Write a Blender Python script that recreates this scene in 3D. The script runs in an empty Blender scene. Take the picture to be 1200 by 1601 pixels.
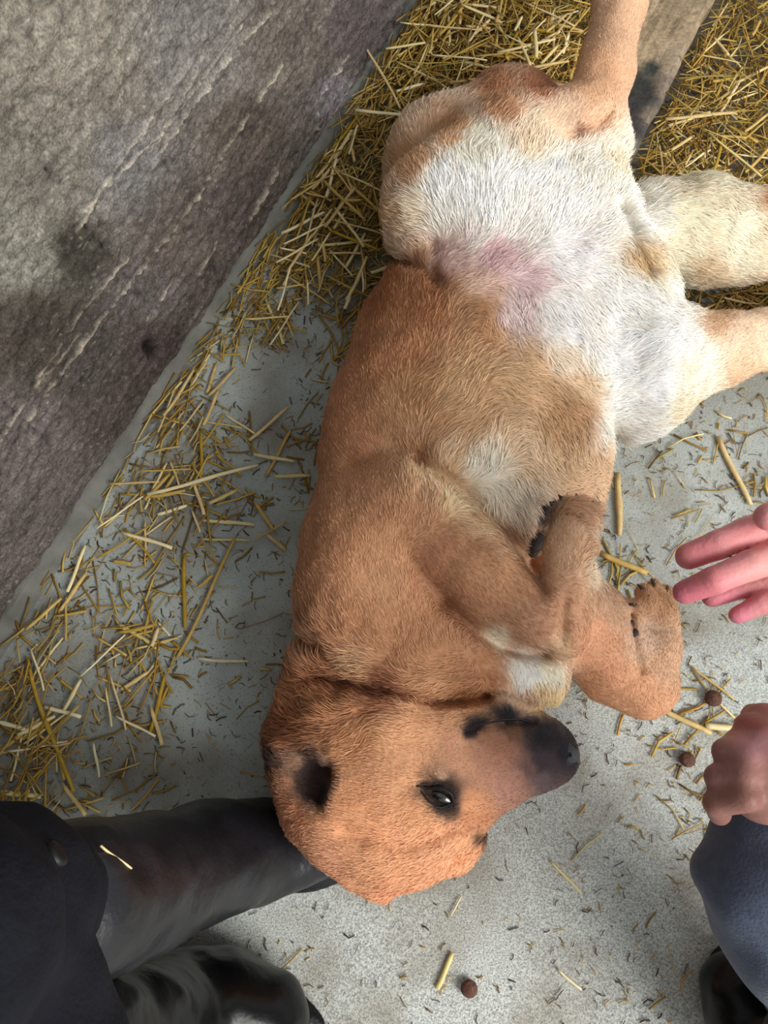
import bpy, math, random
import numpy as np
from mathutils import Vector
from mathutils.bvhtree import BVHTree

random.seed(7); rng = np.random.default_rng(7)
scene = bpy.context.scene
COL = scene.collection

# ---------------------------------------------------------------- camera, sky, daylight
F_PX, TILT, CAM_H = 1156.0, math.radians(16.8), 0.95
cam_data = bpy.data.cameras.new('camera')
cam = bpy.data.objects.new('camera', cam_data); COL.objects.link(cam)
cam.location = (0, 0, CAM_H); cam.rotation_euler = (TILT, 0, 0)
cam_data.sensor_fit = 'VERTICAL'; cam_data.sensor_height = 36.0
cam_data.lens = 36.0 * F_PX / 1601.0; cam_data.clip_start = 0.01
scene.camera = cam
world = bpy.data.worlds.new('overcast'); scene.world = world; world.use_nodes = True
wb = world.node_tree.nodes['Background']
wb.inputs[0].default_value = (0.96, 0.98, 1.0, 1); wb.inputs[1].default_value = 0.66

def area(name, loc, target, sx, sy, power, col):
    d = bpy.data.lights.new(name, 'AREA'); d.shape = 'RECTANGLE'; d.size = sx; d.size_y = sy
    d.energy = power; d.color = col
    o = bpy.data.objects.new(name, d); COL.objects.link(o); o.location = loc
    o.rotation_euler = (Vector(target) - Vector(loc)).to_track_quat('-Z', 'Y').to_euler()
    return o
area('doorway_daylight', (2.1, -1.3, 2.1), (0, 0.1, 0.1), 1.6, 2.0, 150, (1.0, 0.98, 0.95))
scene.view_settings.view_transform = 'Standard'
scene.view_settings.look = 'None'
scene.view_settings.exposure = 0.0
scene.view_settings.gamma = 1.0
scene.view_settings.use_curve_mapping = False

# ---------------------------------------------------------------- helpers
ct, st = math.cos(TILT), math.sin(TILT)
FWD = np.array([0, st, -ct]); UPV = np.array([0, ct, st]); CAM = np.array([0, 0, CAM_H])
def ray(px, py):
    return FWD + np.array([(px - 600) / F_PX, 0, 0]) - UPV * ((py - 800.5) / F_PX)
def P(px, py, z=0.0):                      # a photograph pixel at a height above the floor
    d = ray(px, py); return CAM + d * ((z - CAM_H) / d[2])
def depth_at(px, py, z):
    return (z - CAM_H) / ray(px, py)[2]
def R(px, py, z, rpx):                     # pixels to metres there
    return rpx * depth_at(px, py, z) / F_PX
def proj(p):
    q = p - CAM; dz = np.maximum(q @ FWD, 0.02)
    return 600 + F_PX * q[..., 0] / dz, 800.5 - F_PX * (q @ UPV) / dz
def lin(c):
    c = np.asarray(c, float) / 255.0
    return np.where(c <= 0.04045, c / 12.92, ((c + 0.055) / 1.055) ** 2.4)
def vnoise(p, f, seed=0):                  # value noise, -1..1
    q = np.asarray(p, float) * f; i = np.floor(q).astype(np.int64); w = q - i; w = w * w * (3 - 2 * w)
    def h(ix, iy, iz):
        n = (ix * 374761393 + iy * 668265263 + iz * 2147483647 + seed * 974634777) & 0xffffffff
        n = ((n ^ (n >> 13)) * 1274126177) & 0xffffffff
        n = (n ^ (n >> 16)) & 0xffff
        return n / 32767.5 - 1
    r = 0
    for a in (0, 1):
        for b in (0, 1):
            for c in (0, 1):
                wt = (w[..., 0] if a else 1 - w[..., 0]) * (w[..., 1] if b else 1 - w[..., 1]) * (w[..., 2] if c else 1 - w[..., 2])
                r = r + wt * h(i[..., 0] + a, i[..., 1] + b, i[..., 2] + c)
    return r
def tag(o, label=None, cat=None, group=None, kind=None):
    if label: o['label'] = label
    if cat: o['category'] = cat
    if group: o['group'] = group
    if kind: o['kind'] = kind
    return o
def empty(name, loc):
    o = bpy.data.objects.new(name, None); COL.objects.link(o); o.location = loc; o.empty_display_size = 0.05
    return o
def mesh(name, V, Fc, smooth=True, cols=None):
    """Fc: (n,3)/(n,4) array or list of faces"""
    me = bpy.data.meshes.new(name)
    if isinstance(Fc, np.ndarray):
        V = np.ascontiguousarray(V, dtype=np.float32); n, k = Fc.shape
        me.vertices.add(len(V)); me.vertices.foreach_set('co', V.ravel())
        me.loops.add(n * k); me.loops.foreach_set('vertex_index', Fc.astype(np.int32).ravel())
        me.polygons.add(n); me.polygons.foreach_set('loop_start', np.arange(0, n * k, k, dtype=np.int32))
        me.update(calc_edges=True)
    else:
        me.from_pydata([tuple(v) for v in V], [], [tuple(f) for f in Fc])
    if smooth: me.polygons.foreach_set('use_smooth', np.ones(len(me.polygons), bool))
    if cols is not None:
        a = me.color_attributes.new('coat', 'FLOAT_COLOR', 'POINT')
        c = np.ones((len(V), 4), np.float32); c[:, :3] = cols; a.data.foreach_set('color', c.ravel())
    me.validate(); me.update()
    return me
def link(name, me, mat, parent=None):
    o = bpy.data.objects.new(name, me); COL.objects.link(o)
    if mat: me.materials.append(mat)
    if parent is not None:
        o.parent = parent; o.matrix_parent_inverse = parent.matrix_world.inverted() if False else o.matrix_parent_inverse
        o.location = -Vector(parent.location)
    return o

# ---------------------------------------------------------------- signed distance modelling
class Field:
    def __init__(s, lo, hi, h):
        s.h = h; s.lo = np.array(lo, float)
        s.n = np.ceil((np.array(hi) - s.lo) / h).astype(int) + 1
        s.d = np.full(s.n, 0.5, np.float32)
    def win(s, lo, hi):
        a = np.clip(np.floor((lo - s.lo) / s.h).astype(int), 0, s.n); b = np.clip(np.ceil((hi - s.lo) / s.h).astype(int) + 1, 0, s.n)
        sl = tuple(slice(x, y) for x, y in zip(a, b))
        ax = [s.lo[i] + s.h * np.arange(a[i], b[i]) for i in range(3)]
        return sl, np.stack(np.meshgrid(*ax, indexing='ij'), -1)
    def put(s, sl, di, k, sub=False):
        d = s.d[sl]
        if sub:
            di = -di; hh = np.clip(0.5 - 0.5 * (di - d) / k, 0, 1) ; s.d[sl] = di * (1 - hh) + d * hh + k * hh * (1 - hh)
        else:
            hh = np.clip(0.5 + 0.5 * (di - d) / k, 0, 1); s.d[sl] = di * (1 - hh) + d * hh - k * hh * (1 - hh)
    def cone(s, a, b, ra, rb, k=0.02, sq=1.0, sub=False):
        a = np.array(a, float); b = np.array(b, float); m = max(ra, rb) + k + 3 * s.h
        sl, p = s.win(np.minimum(a, b) - m, np.maximum(a, b) + m)
        if p.size == 0: return
        if sq != 1.0: p = p.copy(); zc = (a[2] + b[2]) / 2; p[..., 2] = zc + (p[..., 2] - zc) / sq
        ba = b - a; t = np.clip(((p - a) @ ba) / max(ba @ ba, 1e-9), 0, 1)
        di = np.linalg.norm(p - a - t[..., None] * ba, axis=-1) - (ra + (rb - ra) * t)
        s.put(sl, di.astype(np.float32), k, sub)
    def ell(s, c, r, k=0.02, axis=None, up=None, sub=False):
        c = np.array(c, float); r = np.array(r, float); m = r.max() + k + 3 * s.h
        sl, p = s.win(c - m, c + m)
        if p.size == 0: return
        x = np.array(axis if axis is not None else (1, 0, 0), float); x /= np.linalg.norm(x)
        u = np.array(up if up is not None else (0, 0, 1), float); u -= x * (u @ x); u /= np.linalg.norm(u)
        v = np.cross(u, x); q = p - c
        q = np.stack([q @ x, q @ v, q @ u], -1)
        k0 = np.linalg.norm(q / r, axis=-1); k1 = np.linalg.norm(q / (r * r), axis=-1)
        s.put(sl, (k0 * (k0 - 1) / np.maximum(k1, 1e-6)).astype(np.float32), k, sub)
    def chain(s, pts, k=0.02, sq=1.0):      # pts: (px, py, z, r_px)
        for (x0, y0, z0, r0), (x1, y1, z1, r1) in zip(pts[:-1], pts[1:]):
            s.cone(P(x0, y0, z0), P(x1, y1, z1), R(x0, y0, z0, r0), R(x1, y1, z1, r1), k, sq)
    def allpts(s):
        ax = [s.lo[i] + s.h * np.arange(s.n[i]) for i in range(3)]
        return np.stack(np.meshgrid(*ax, indexing='ij'), -1)
    def band(s, w=0.03):
        idx = np.argwhere(np.abs(s.d) < w); return idx, s.lo + idx * s.h
    def floor(s, z=0.0):
        zz = s.lo[2] + s.h * np.arange(s.n[2]); s.d = np.maximum(s.d, (z - zz)[None, None, :].astype(np.float32))
    def surface(s):
        d = s.d; ins = d < 0
        n = s.n; c = ins[:-1, :-1, :-1].astype(np.int8)
        cnt = np.zeros(n - 1, np.int8)
        for a in (0, 1):
            for b in (0, 1):
                for e in (0, 1):
                    cnt += ins[a:n[0] - 1 + a, b:n[1] - 1 + b, e:n[2] - 1 + e]
        cells = np.argwhere((cnt > 0) & (cnt < 8))
        vid = np.full(n - 1, -1, np.int64); vid[tuple(cells.T)] = np.arange(len(cells))
        acc = np.zeros((len(cells), 3)); w = np.zeros(len(cells))
        cor = [(a, b, e) for a in (0, 1) for b in (0, 1) for e in (0, 1)]
        for u in cor:
            for ax in range(3):
                if u[ax]: continue
                v = list(u); v[ax] = 1
                du = d[tuple((cells + u).T)]; dv = d[tuple((cells + v).T)]
                m = (du < 0) != (dv < 0)
                t = np.where(m, du / np.where(m, du - dv, 1), 0)
                pt = np.array(u, float) + t[:, None] * (np.array(v, float) - np.array(u, float))
                acc += pt * m[:, None]; w += m
        V = s.lo + (cells + acc / w[:, None]) * s.h
        quads = []
        for ax in range(3):
            b, e = (ax + 1) % 3, (ax + 2) % 3
            A = [slice(None)] * 3; B = [slice(None)] * 3; A[ax] = slice(0, -1); B[ax] = slice(1, None)
            s0 = ins[tuple(A)]; s1 = ins[tuple(B)]
            for flip in (0, 1):
                ed = np.argwhere((s0 & ~s1) if not flip else (~s0 & s1))
                ed = ed[(ed[:, b] > 0) & (ed[:, e] > 0) & (ed[:, b] < n[b] - 1) & (ed[:, e] < n[e] - 1)]
                def g(db, de):
                    q = ed.copy(); q[:, b] -= db; q[:, e] -= de; return vid[tuple(q.T)]
                Q = np.stack([g(1, 1), g(0, 1), g(0, 0), g(1, 0)], -1)
                quads.append(Q[:, ::-1] if flip else Q)
        Q = np.concatenate(quads)
        return V, Q
class Bounds:
    def __init__(s): s.lo = np.full(3, 9.0); s.hi = np.full(3, -9.0)
    def cone(s, a, b, ra, rb, k=0.02, sq=1.0, sub=False):
        m = max(ra, rb) + k * .5 + .012
        for q in (a, b): s.lo = np.minimum(s.lo, np.array(q) - m); s.hi = np.maximum(s.hi, np.array(q) + m)
    def ell(s, c, r, k=0.02, axis=None, up=None, sub=False): s.cone(c, c, max(r), max(r), k)
    chain = Field.chain
def relax(V, Q, it=2, lam=0.5):
    for _ in range(it):
        acc = np.zeros_like(V); w = np.zeros(len(V))
        for i in range(4):
            for j in (1, 3):
                np.add.at(acc, Q[:, i], V[Q[:, (i + j) % 4]]); np.add.at(w, Q[:, i], 1)
        V = V * (1 - lam) + lam * acc / np.maximum(w, 1)[:, None]
    return V
def vnormals(V, Q):
    fn = np.cross(V[Q[:, 2]] - V[Q[:, 0]], V[Q[:, 3]] - V[Q[:, 1]])
    N = np.zeros_like(V)
    for i in range(4): np.add.at(N, Q[:, i], fn)
    return N / np.maximum(np.linalg.norm(N, axis=1), 1e-12)[:, None], fn
def polydist(x, y, pts):
    best = np.full(x.shape, 1e9)
    for (x0, y0), (x1, y1) in zip(pts[:-1], pts[1:]):
        dx, dy = x1 - x0, y1 - y0
        t = np.clip(((x - x0) * dx + (y - y0) * dy) / (dx * dx + dy * dy), 0, 1)
        best = np.minimum(best, np.hypot(x - x0 - t * dx, y - y0 - t * dy))
    return best
def blend(x, y, anchors, power=3.0):        # smooth patches: (x, y, size, value...)
    A = np.array([a[:3] for a in anchors], float); C = np.array([a[3] for a in anchors], float)
    W = 0; S = 0
    for (ax, ay, r), c in zip(A, C):
        w = 1.0 / (((x - ax) ** 2 + (y - ay) ** 2) / (r * r) + 0.05) ** power
        S = S + w[:, None] * c; W = W + w
    return S / W[:, None]

# ---------------------------------------------------------------- materials
def mat(name, col=(0.5, 0.5, 0.5), rough=0.7, attr=None, n_scale=60, n_amt=0.15, bump=0.0, b_scale=200, spec=0.3, sheen=0, sss=0, coat=0, objrand=0, b_dist=0.002):
    m = bpy.data.materials.new(name); m.use_nodes = True; nt = m.node_tree; nd = nt.nodes; lk = nt.links
    b = nd['Principled BSDF']; b.inputs['Roughness'].default_value = rough
    b.inputs['Specular IOR Level'].default_value = spec
    b.inputs['Sheen Weight'].default_value = sheen; b.inputs['Sheen Roughness'].default_value = 0.4
    b.inputs['Coat Weight'].default_value = coat
    if sss: b.inputs['Subsurface Weight'].default_value = sss; b.inputs['Subsurface Scale'].default_value = 0.006; b.inputs['Subsurface Radius'].default_value = (1, 0.35, 0.2)
    tc = nd.new('ShaderNodeTexCoord'); nz = nd.new('ShaderNodeTexNoise'); nz.inputs['Scale'].default_value = n_scale; nz.inputs['Detail'].default_value = 5
    lk.new(tc.outputs['Object'], nz.inputs['Vector'])
    mr = nd.new('ShaderNodeMapRange'); mr.inputs[1].default_value = 0.25; mr.inputs[2].default_value = 0.75
    mr.inputs[3].default_value = 1 - n_amt; mr.inputs[4].default_value = 1 + n_amt; lk.new(nz.outputs['Fac'], mr.inputs[0])
    mul = nd.new('ShaderNodeVectorMath'); mul.operation = 'SCALE'
    if attr:
        at = nd.new('ShaderNodeAttribute'); at.attribute_name = attr; lk.new(at.outputs['Color'], mul.inputs[0])
    else:
        mul.inputs[0].default_value = tuple(col)[:3]
    lk.new(mr.outputs[0], mul.inputs['Scale'])
    out = mul.outputs[0]
    if objrand:
        oi = nd.new('ShaderNodeObjectInfo'); hs = nd.new('ShaderNodeHueSaturation')
        r1 = nd.new('ShaderNodeMapRange'); r1.inputs[3].default_value = 1 - objrand; r1.inputs[4].default_value = 1 + objrand
        lk.new(oi.outputs['Random'], r1.inputs[0]); lk.new(r1.outputs[0], hs.inputs['Value'])
        r2 = nd.new('ShaderNodeMapRange'); r2.inputs[3].default_value = 1.2; r2.inputs[4].default_value = 0.7
        lk.new(oi.outputs['Random'], r2.inputs[0]); lk.new(r2.outputs[0], hs.inputs['Saturation'])
        lk.new(out, hs.inputs['Color']); out = hs.outputs[0]
    lk.new(out, b.inputs['Base Color'])
    if bump:
        n2 = nd.new('ShaderNodeTexNoise'); n2.inputs['Scale'].default_value = b_scale; n2.inputs['Detail'].default_value = 6
        lk.new(tc.outputs['Object'], n2.inputs['Vector'])
        bp = nd.new('ShaderNodeBump'); bp.inputs['Strength'].default_value = bump; bp.inputs['Distance'].default_value = b_dist
        lk.new(n2.outputs['Fac'], bp.inputs['Height']); lk.new(bp.outputs[0], b.inputs['Normal'])
    return m
M_coat = mat('dog_coat', attr='coat', rough=0.75, n_scale=90, n_amt=0.1, bump=0.35, b_scale=260, spec=0.15)
M_fur = mat('dog_fur', attr='coat', rough=0.6, n_scale=40, n_amt=0.06, spec=0.2, sheen=0.1)
M_nose = mat('dog_nose', lin((44, 42, 50)), 0.38, bump=0.5, b_scale=500, spec=0.5)
M_eye = mat('dog_eye', lin((16, 12, 10)), 0.22, n_amt=0.02, spec=0.8, coat=0.5)
M_pad = mat('dog_pad', lin((52, 44, 42)), 0.6, bump=0.5, b_scale=400)
M_lip = mat('dog_lip', lin((30, 26, 28)), 0.5, bump=0.3)
M_claw = mat('claw', lin((70, 55, 45)), 0.4)
M_straw = mat('straw', lin((196, 164, 88)), 0.55, n_scale=120, n_amt=0.18, objrand=0.3, spec=0.35)
M_pale = mat('pale_straw', lin((226, 208, 150)), 0.5, n_scale=120, n_amt=0.1, objrand=0.12, spec=0.35)
M_litter = mat('straw_litter', attr='coat', rough=0.6, n_scale=120, n_amt=0.15, spec=0.3)
M_boot = mat('black_rubber', lin((8, 8, 9)), 0.3, n_scale=30, n_amt=0.3, bump=0.35, b_scale=40, spec=0.3, b_dist=0.004)
M_boot_lit = mat('lit_black_rubber', lin((24, 24, 28)), 0.4, n_scale=30, n_amt=0.35, bump=0.6, b_scale=60, spec=0.4, b_dist=0.003)  # same black rubber in a paler tone, standing for light on one boot
M_navy = mat('dark_navy_cloth', lin((17, 18, 25)), 0.85, n_scale=80, n_amt=0.2, bump=0.5, b_scale=300, spec=0.15)
M_grey = mat('grey_blue_cloth', lin((84, 92, 110)), 0.9, n_scale=160, n_amt=0.15, bump=0.5, b_scale=500, spec=0.1, sheen=0.2)
M_skin = mat('hand_skin', attr='coat', rough=0.5, n_scale=120, n_amt=0.06, bump=0.25, b_scale=350, spec=0.35, sss=0.12)
M_pellet = mat('brown_pellet', lin((96, 66, 54)), 0.85, n_scale=200, n_amt=0.3, bump=0.8, b_scale=500)
M_metal = mat('dark_snap', lin((16, 16, 18)), 0.5)

# ---------------------------------------------------------------- floor
def floor_material():
    m = bpy.data.materials.new('painted_concrete'); m.use_nodes = True; nt = m.node_tree; nd = nt.nodes; lk = nt.links
    b = nd['Principled BSDF']; b.inputs['Roughness'].default_value = 0.62; b.inputs['Specular IOR Level'].default_value = 0.3
    tc = nd.new('ShaderNodeTexCoord')
    def noise(s, d=4, off=0):
        mp = nd.new('ShaderNodeMapping'); mp.inputs['Location'].default_value = (off, off, 0); lk.new(tc.outputs['Object'], mp.inputs[0])
        n = nd.new('ShaderNodeTexNoise'); n.inputs['Scale'].default_value = s; n.inputs['Detail'].default_value = d
        lk.new(mp.outputs[0], n.inputs['Vector']); return n.outputs['Fac']
    def ramp(f, a, b_, ca, cb):
        r = nd.new('ShaderNodeValToRGB'); r.color_ramp.elements[0].position = a; r.color_ramp.elements[1].position = b_
        r.color_ramp.elements[0].color = (*ca, 1); r.color_ramp.elements[1].color = (*cb, 1); lk.new(f, r.inputs[0]); return r.outputs[0]
    def mix(f, a, b_, mode='MIX'):
        x = nd.new('ShaderNodeMix'); x.data_type = 'RGBA'; x.blend_type = mode
        (lk.new(f, x.inputs[0]) if not isinstance(f, (int, float)) else setattr(x.inputs[0], 'default_value', f))
        for s_, i in ((a, 6), (b_, 7)):
            if isinstance(s_, tuple): x.inputs[i].default_value = (*s_, 1)
            else: lk.new(s_, x.inputs[i])
        return x.outputs[2]
    base = ramp(noise(5), 0.3, 0.7, tuple(lin((152, 162, 160))), tuple(lin((184, 192, 188))))
    # wear: grainy where the paint is rubbed away (towards the open side), smooth near the wall
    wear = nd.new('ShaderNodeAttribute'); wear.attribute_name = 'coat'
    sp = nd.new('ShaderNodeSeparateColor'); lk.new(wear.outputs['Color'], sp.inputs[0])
    grain = ramp(noise(560, 4), 0.38, 0.60, tuple(lin((120, 120, 114))), tuple(lin((222, 222, 212))))
    base = mix(sp.outputs[0], base, mix(0.62, base, grain))
    speck = ramp(noise(420, 2, 3), 0.33, 0.39, (1, 1, 1), (0, 0, 0))
    sf = nd.new('ShaderNodeMath'); sf.operation = 'MULTIPLY'; lk.new(speck, sf.inputs[0]); sf.inputs[1].default_value = 0.55
    base = mix(sf.outputs[0], base, tuple(lin((70, 62, 54))))
    dirt = ramp(noise(9, 8, 7), 0.46, 0.70, (0, 0, 0), (1, 1, 1))
    df = nd.new('ShaderNodeMath'); df.operation = 'MULTIPLY'; lk.new(dirt, df.inputs[0]); df.inputs[1].default_value = 0.65
    base = mix(df.outputs[0], base, tuple(lin((116, 104, 84))))
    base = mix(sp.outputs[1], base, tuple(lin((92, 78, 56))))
    lk.new(base, b.inputs['Base Color'])
    bp = nd.new('ShaderNodeBump'); bp.inputs['Strength'].default_value = 0.6; bp.inputs['Distance'].default_value = 0.0015
    lk.new(noise(260, 5), bp.inputs['Height']); lk.new(bp.outputs[0], b.inputs['Normal'])
    return m
nx, ny = 260, 300
gx = np.linspace(-1.6, 1.8, nx); gy = np.linspace(-1.4, 2.2, ny)
X, Y = np.meshgrid(gx, gy, indexing='ij'); V = np.stack([X, Y, 0 * X], -1).reshape(-1, 3)
V[:, 2] = vnoise(V, 9, 5) * 0.0006 - 0.0006
fx, fy = proj(V)
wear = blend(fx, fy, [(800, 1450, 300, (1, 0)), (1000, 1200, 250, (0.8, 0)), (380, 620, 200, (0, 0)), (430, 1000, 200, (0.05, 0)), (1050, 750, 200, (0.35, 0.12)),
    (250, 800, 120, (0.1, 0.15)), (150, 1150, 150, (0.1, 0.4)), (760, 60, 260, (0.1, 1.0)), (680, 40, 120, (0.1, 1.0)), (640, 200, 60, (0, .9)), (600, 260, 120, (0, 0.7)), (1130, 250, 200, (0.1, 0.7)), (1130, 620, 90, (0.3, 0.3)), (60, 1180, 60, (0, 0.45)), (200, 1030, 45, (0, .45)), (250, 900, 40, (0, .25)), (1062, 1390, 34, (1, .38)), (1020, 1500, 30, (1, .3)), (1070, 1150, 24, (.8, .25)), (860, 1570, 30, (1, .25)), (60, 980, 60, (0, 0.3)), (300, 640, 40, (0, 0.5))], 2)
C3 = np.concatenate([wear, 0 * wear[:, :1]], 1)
idx = np.arange(nx * ny).reshape(nx, ny)
Q = np.stack([idx[:-1, :-1], idx[1:, :-1], idx[1:, 1:], idx[:-1, 1:]], -1).reshape(-1, 4)
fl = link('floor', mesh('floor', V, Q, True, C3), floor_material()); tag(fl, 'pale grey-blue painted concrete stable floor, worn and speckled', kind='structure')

# ---------------------------------------------------------------- wall
W0, W1 = P(0, 985), P(650, 0)
wu = (W1 - W0); wu[2] = 0; wu /= np.linalg.norm(wu); wn = np.array([wu[1], -wu[0], 0])
def onwall(px, py):
    d = ray(px, py); t = ((W0 - CAM) @ wn) / (d @ wn); q = CAM + d * t
    return (q - W0) @ wu, q[2]
s_a, s_b = onwall(0, 985)[0], onwall(640, 8)[0]; h_b = min(onwall(0, 0)[1], 1.2)
s = np.unique(np.concatenate([np.linspace(-0.9, -0.55, 30), np.linspace(-0.55, s_b + .1, 640), np.linspace(s_b + .1, 1.9, 60)]))
hh = np.unique(np.concatenate([np.linspace(0.0, h_b, 400), np.linspace(h_b, 1.7, 60)])); NS, NH = len(s), len(hh)
print('WALL', s_a, s_b, onwall(0, 0), onwall(400, 0), onwall(0, 500))
S, Hh = np.meshgrid(s, hh, indexing='ij')
pts = W0 + S[..., None] * wu + np.array([0, 0, 1]) * Hh[..., None]
pts = pts.reshape(-1, 3); wx, wy = proj(pts)
front = ((pts - CAM) @ FWD) > 0.05
sv = np.stack([S.ravel(), Hh.ravel(), 0 * S.ravel()], -1)
disp = 0.0022 * vnoise(sv, 14, 1) + 0.0016 * vnoise(sv * [1, 1.6, 1], 55, 2) + 0.0012 * vnoise(sv, 130, 3)
stretch = vnoise(sv * [0.25, 1.6, 1], 60, 4)
disp += 0.0026 * np.clip(stretch, 0, 1) + 0.0012 * vnoise(sv, 210, 15)
lines = [([(40, 662), (150, 510), (300, 320), (440, 100)], 4.5, 0.006), ([(250, 240), (350, 100), (420, 20)], 4, 0.005), ([(0, 622), (90, 706)], 4, -0.0012), ([(60, 250), (130, 350), (245, 490), (300, 580)], 2.5, -0.0008),
         ([(60, 590), (120, 500), (200, 400)], 4, 0.003), ([(120, 360), (190, 250), (260, 150)], 4, 0.003), ([(390, 340), (430, 270)], 8, 0.005), ([(230, 500), (280, 420)], 3, 0.004), ([(130, 330), (270, 190), (380, 40)], 3, 0.003),
         ([(492, 200), (497, 150), (545, 85)], 3, 0.006), ([(492, 200), (515, 218)], 4, 0.006), ([(515, 190), (560, 110)], 3, 0.003),
         ([(0, 690), (60, 600), (130, 520)], 4, 0.002), ([(330, 60), (300, 130), (240, 230)], 4, 0.004), ([(310, 430), (340, 380)], 5, 0.004)]
lum = np.zeros(len(pts))
for pl, w, a in lines:
    w2 = [onwall(*q) for q in pl]; scale = 0.00055
    dd = polydist(S.ravel(), Hh.ravel(), w2)
    br = np.clip(0.55 + 0.6 * vnoise(sv, 60, 9) + .7 * vnoise(sv, 190, 10), 0, 1.3)
    g = np.exp(-(dd / (w * scale)) ** 2) * br; disp += a * 0.7 * g; lum += np.sign(a) * g * (0.5 if a > 0 else 0.12)
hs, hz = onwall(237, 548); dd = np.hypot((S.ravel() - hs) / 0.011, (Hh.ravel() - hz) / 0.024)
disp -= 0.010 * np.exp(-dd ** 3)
base = blend(wx, wy, [(100, 100, 150, (134, 126, 112)), (300, 60, 120, (132, 127, 120)), (100, 250, 100, (128, 122, 110)), (180, 250, 80, (130, 126, 122)), (450, 60, 90, (118, 108, 98)),
    (560, 40, 60, (98, 88, 88)), (40, 400, 70, (142, 138, 124)), (115, 390, 48, (70, 64, 54)), (60, 510, 70, (76, 68, 58)), (140, 560, 60, (84, 76, 70)), (380, 200, 60, (100, 88, 78)), (300, 380, 80, (104, 92, 84)),
    (350, 330, 60, (94, 82, 76)), (230, 540, 50, (92, 78, 74)), (60, 740, 90, (108, 98, 94)), (30, 870, 60, (104, 94, 88)), (150, 650, 50, (92, 80, 76)), (522, 150, 34, (142, 134, 140)), (230, 460, 50, (108, 100, 96)),
    (-300, 600, 200, (104, 96, 90)), (-300, -200, 300, (130, 124, 112)), (450, -300, 300, (125, 118, 110))], 2.5)
base[~front] = (115, 108, 100)
g_ = base.mean(1, keepdims=True); base = lin((base * .8 + g_ * .2) * .92 + np.array([112, 104, 92]) * .08) * .84
grain = 1 + 0.20 * np.clip(stretch, -.3, 1) + 0.30 * vnoise(sv, 220, 16) + 0.22 * vnoise(sv, 160, 6) + 0.14 * vnoise(sv, 75, 7) + 0.12 * vnoise(sv, 20, 8)
wc = base * grain[:, None] + lum[:, None] * lin((196, 184, 160)) * 0.9
sal = np.clip(vnoise(sv, 240, 12) - 0.72, 0, 1) * 0.9 * np.clip(0.6 + vnoise(sv, 12, 14), 0, 1)
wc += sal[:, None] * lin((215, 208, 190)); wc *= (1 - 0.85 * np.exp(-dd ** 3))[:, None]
wc = np.clip(wc, 0.01, 0.9)
pv = pts + wn * disp[:, None]
idx = np.arange(NS * NH).reshape(NS, NH)
Q = np.stack([idx[:-1, :-1], idx[:-1, 1:], idx[1:, 1:], idx[1:, :-1]], -1).reshape(-1, 4)[:, ::-1]
M_wall = mat('rough_render', attr='coat', rough=0.85, n_scale=380, n_amt=0.5, bump=0.8, b_scale=300, spec=0.2, b_dist=0.003)
wl = link('wall_left', mesh('wall_left', pv, Q, True, wc), M_wall); tag(wl, 'rough dark grey-brown rendered wall with scored lines and stains', kind='structure')
# floor paint carried up the foot of the wall as a small sloped fillet
ns = 260; ss = np.linspace(-0.9, 1.9, ns); prof = [(0.022, 0.0006), (0.015, 0.003), (0.009, 0.007), (0.005, 0.012), (0.002, 0.014), (-0.006, 0.015)]
V = []
for a in ss:
    for j, (o_, z_) in enumerate(prof):
        nz = vnoise(np.array([a, j * 0.01, 0.3]), 30, 3) * 0.003
        b0 = W0 + a * wu + wn * (o_ + nz); V.append((b0[0], b0[1], z_ + (nz * 1.5 if j in (3, 4, 5) else 0)))
k = len(prof); Fq = [(i * k + j, i * k + j + 1, (i + 1) * k + j + 1, (i + 1) * k + j) for i in range(ns - 1) for j in range(k - 1)]
M_fil = mat('painted_fillet', lin((112, 112, 104)), 0.7, n_scale=25, n_amt=0.4, bump=0.6, b_scale=200)
bb = link('baseboard_left', mesh('baseboard_left', np.array(V), Fq, True), M_fil); tag(bb, 'worn grey-green painted fillet at the foot of the dark wall', kind='structure')

# ---------------------------------------------------------------- the dog
dog = empty('dog', tuple(P(720, 760, 0)))
tag(dog, 'young tan and white dog lying on its back on the stable floor with legs folded', 'dog')
Fd = Field((-0.26, -0.50, -0.02), (0.78, 0.98, 0.40), 0.0040)
# trunk
for (x0, y0, z0, r0), (x1, y1, z1, r1) in [((690, 985, .118, 188), (695, 860, .115, 212)), ((695, 860, .115, 212), (725, 700, .115, 218)), ((725, 700, .115, 218), (765, 560, .115, 205)), ((765, 560, .115, 205), (815, 430, .115, 180))]:
    Fd.cone(P(x0, y0, z0), P(x1, y1, z1), R(x0, y0, z0, r0), R(x1, y1, z1, r1), 0.02, 0.80)
# neck and ruff
Fd.chain([(665, 1010, .12, 175), (620, 1120, .105, 150)], 0.03)
Fd.cone(P(560, 1075, .09), P(530, 1150, .085), R(560, 1075, .09, 118), R(530, 1150, .085, 108), 0.03)
# brisket between the forelegs
Fd.ell(P(815, 1035, .15), (R(800, 1040, .15, 72), R(800, 1040, .15, 82), 0.06), 0.02)
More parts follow.
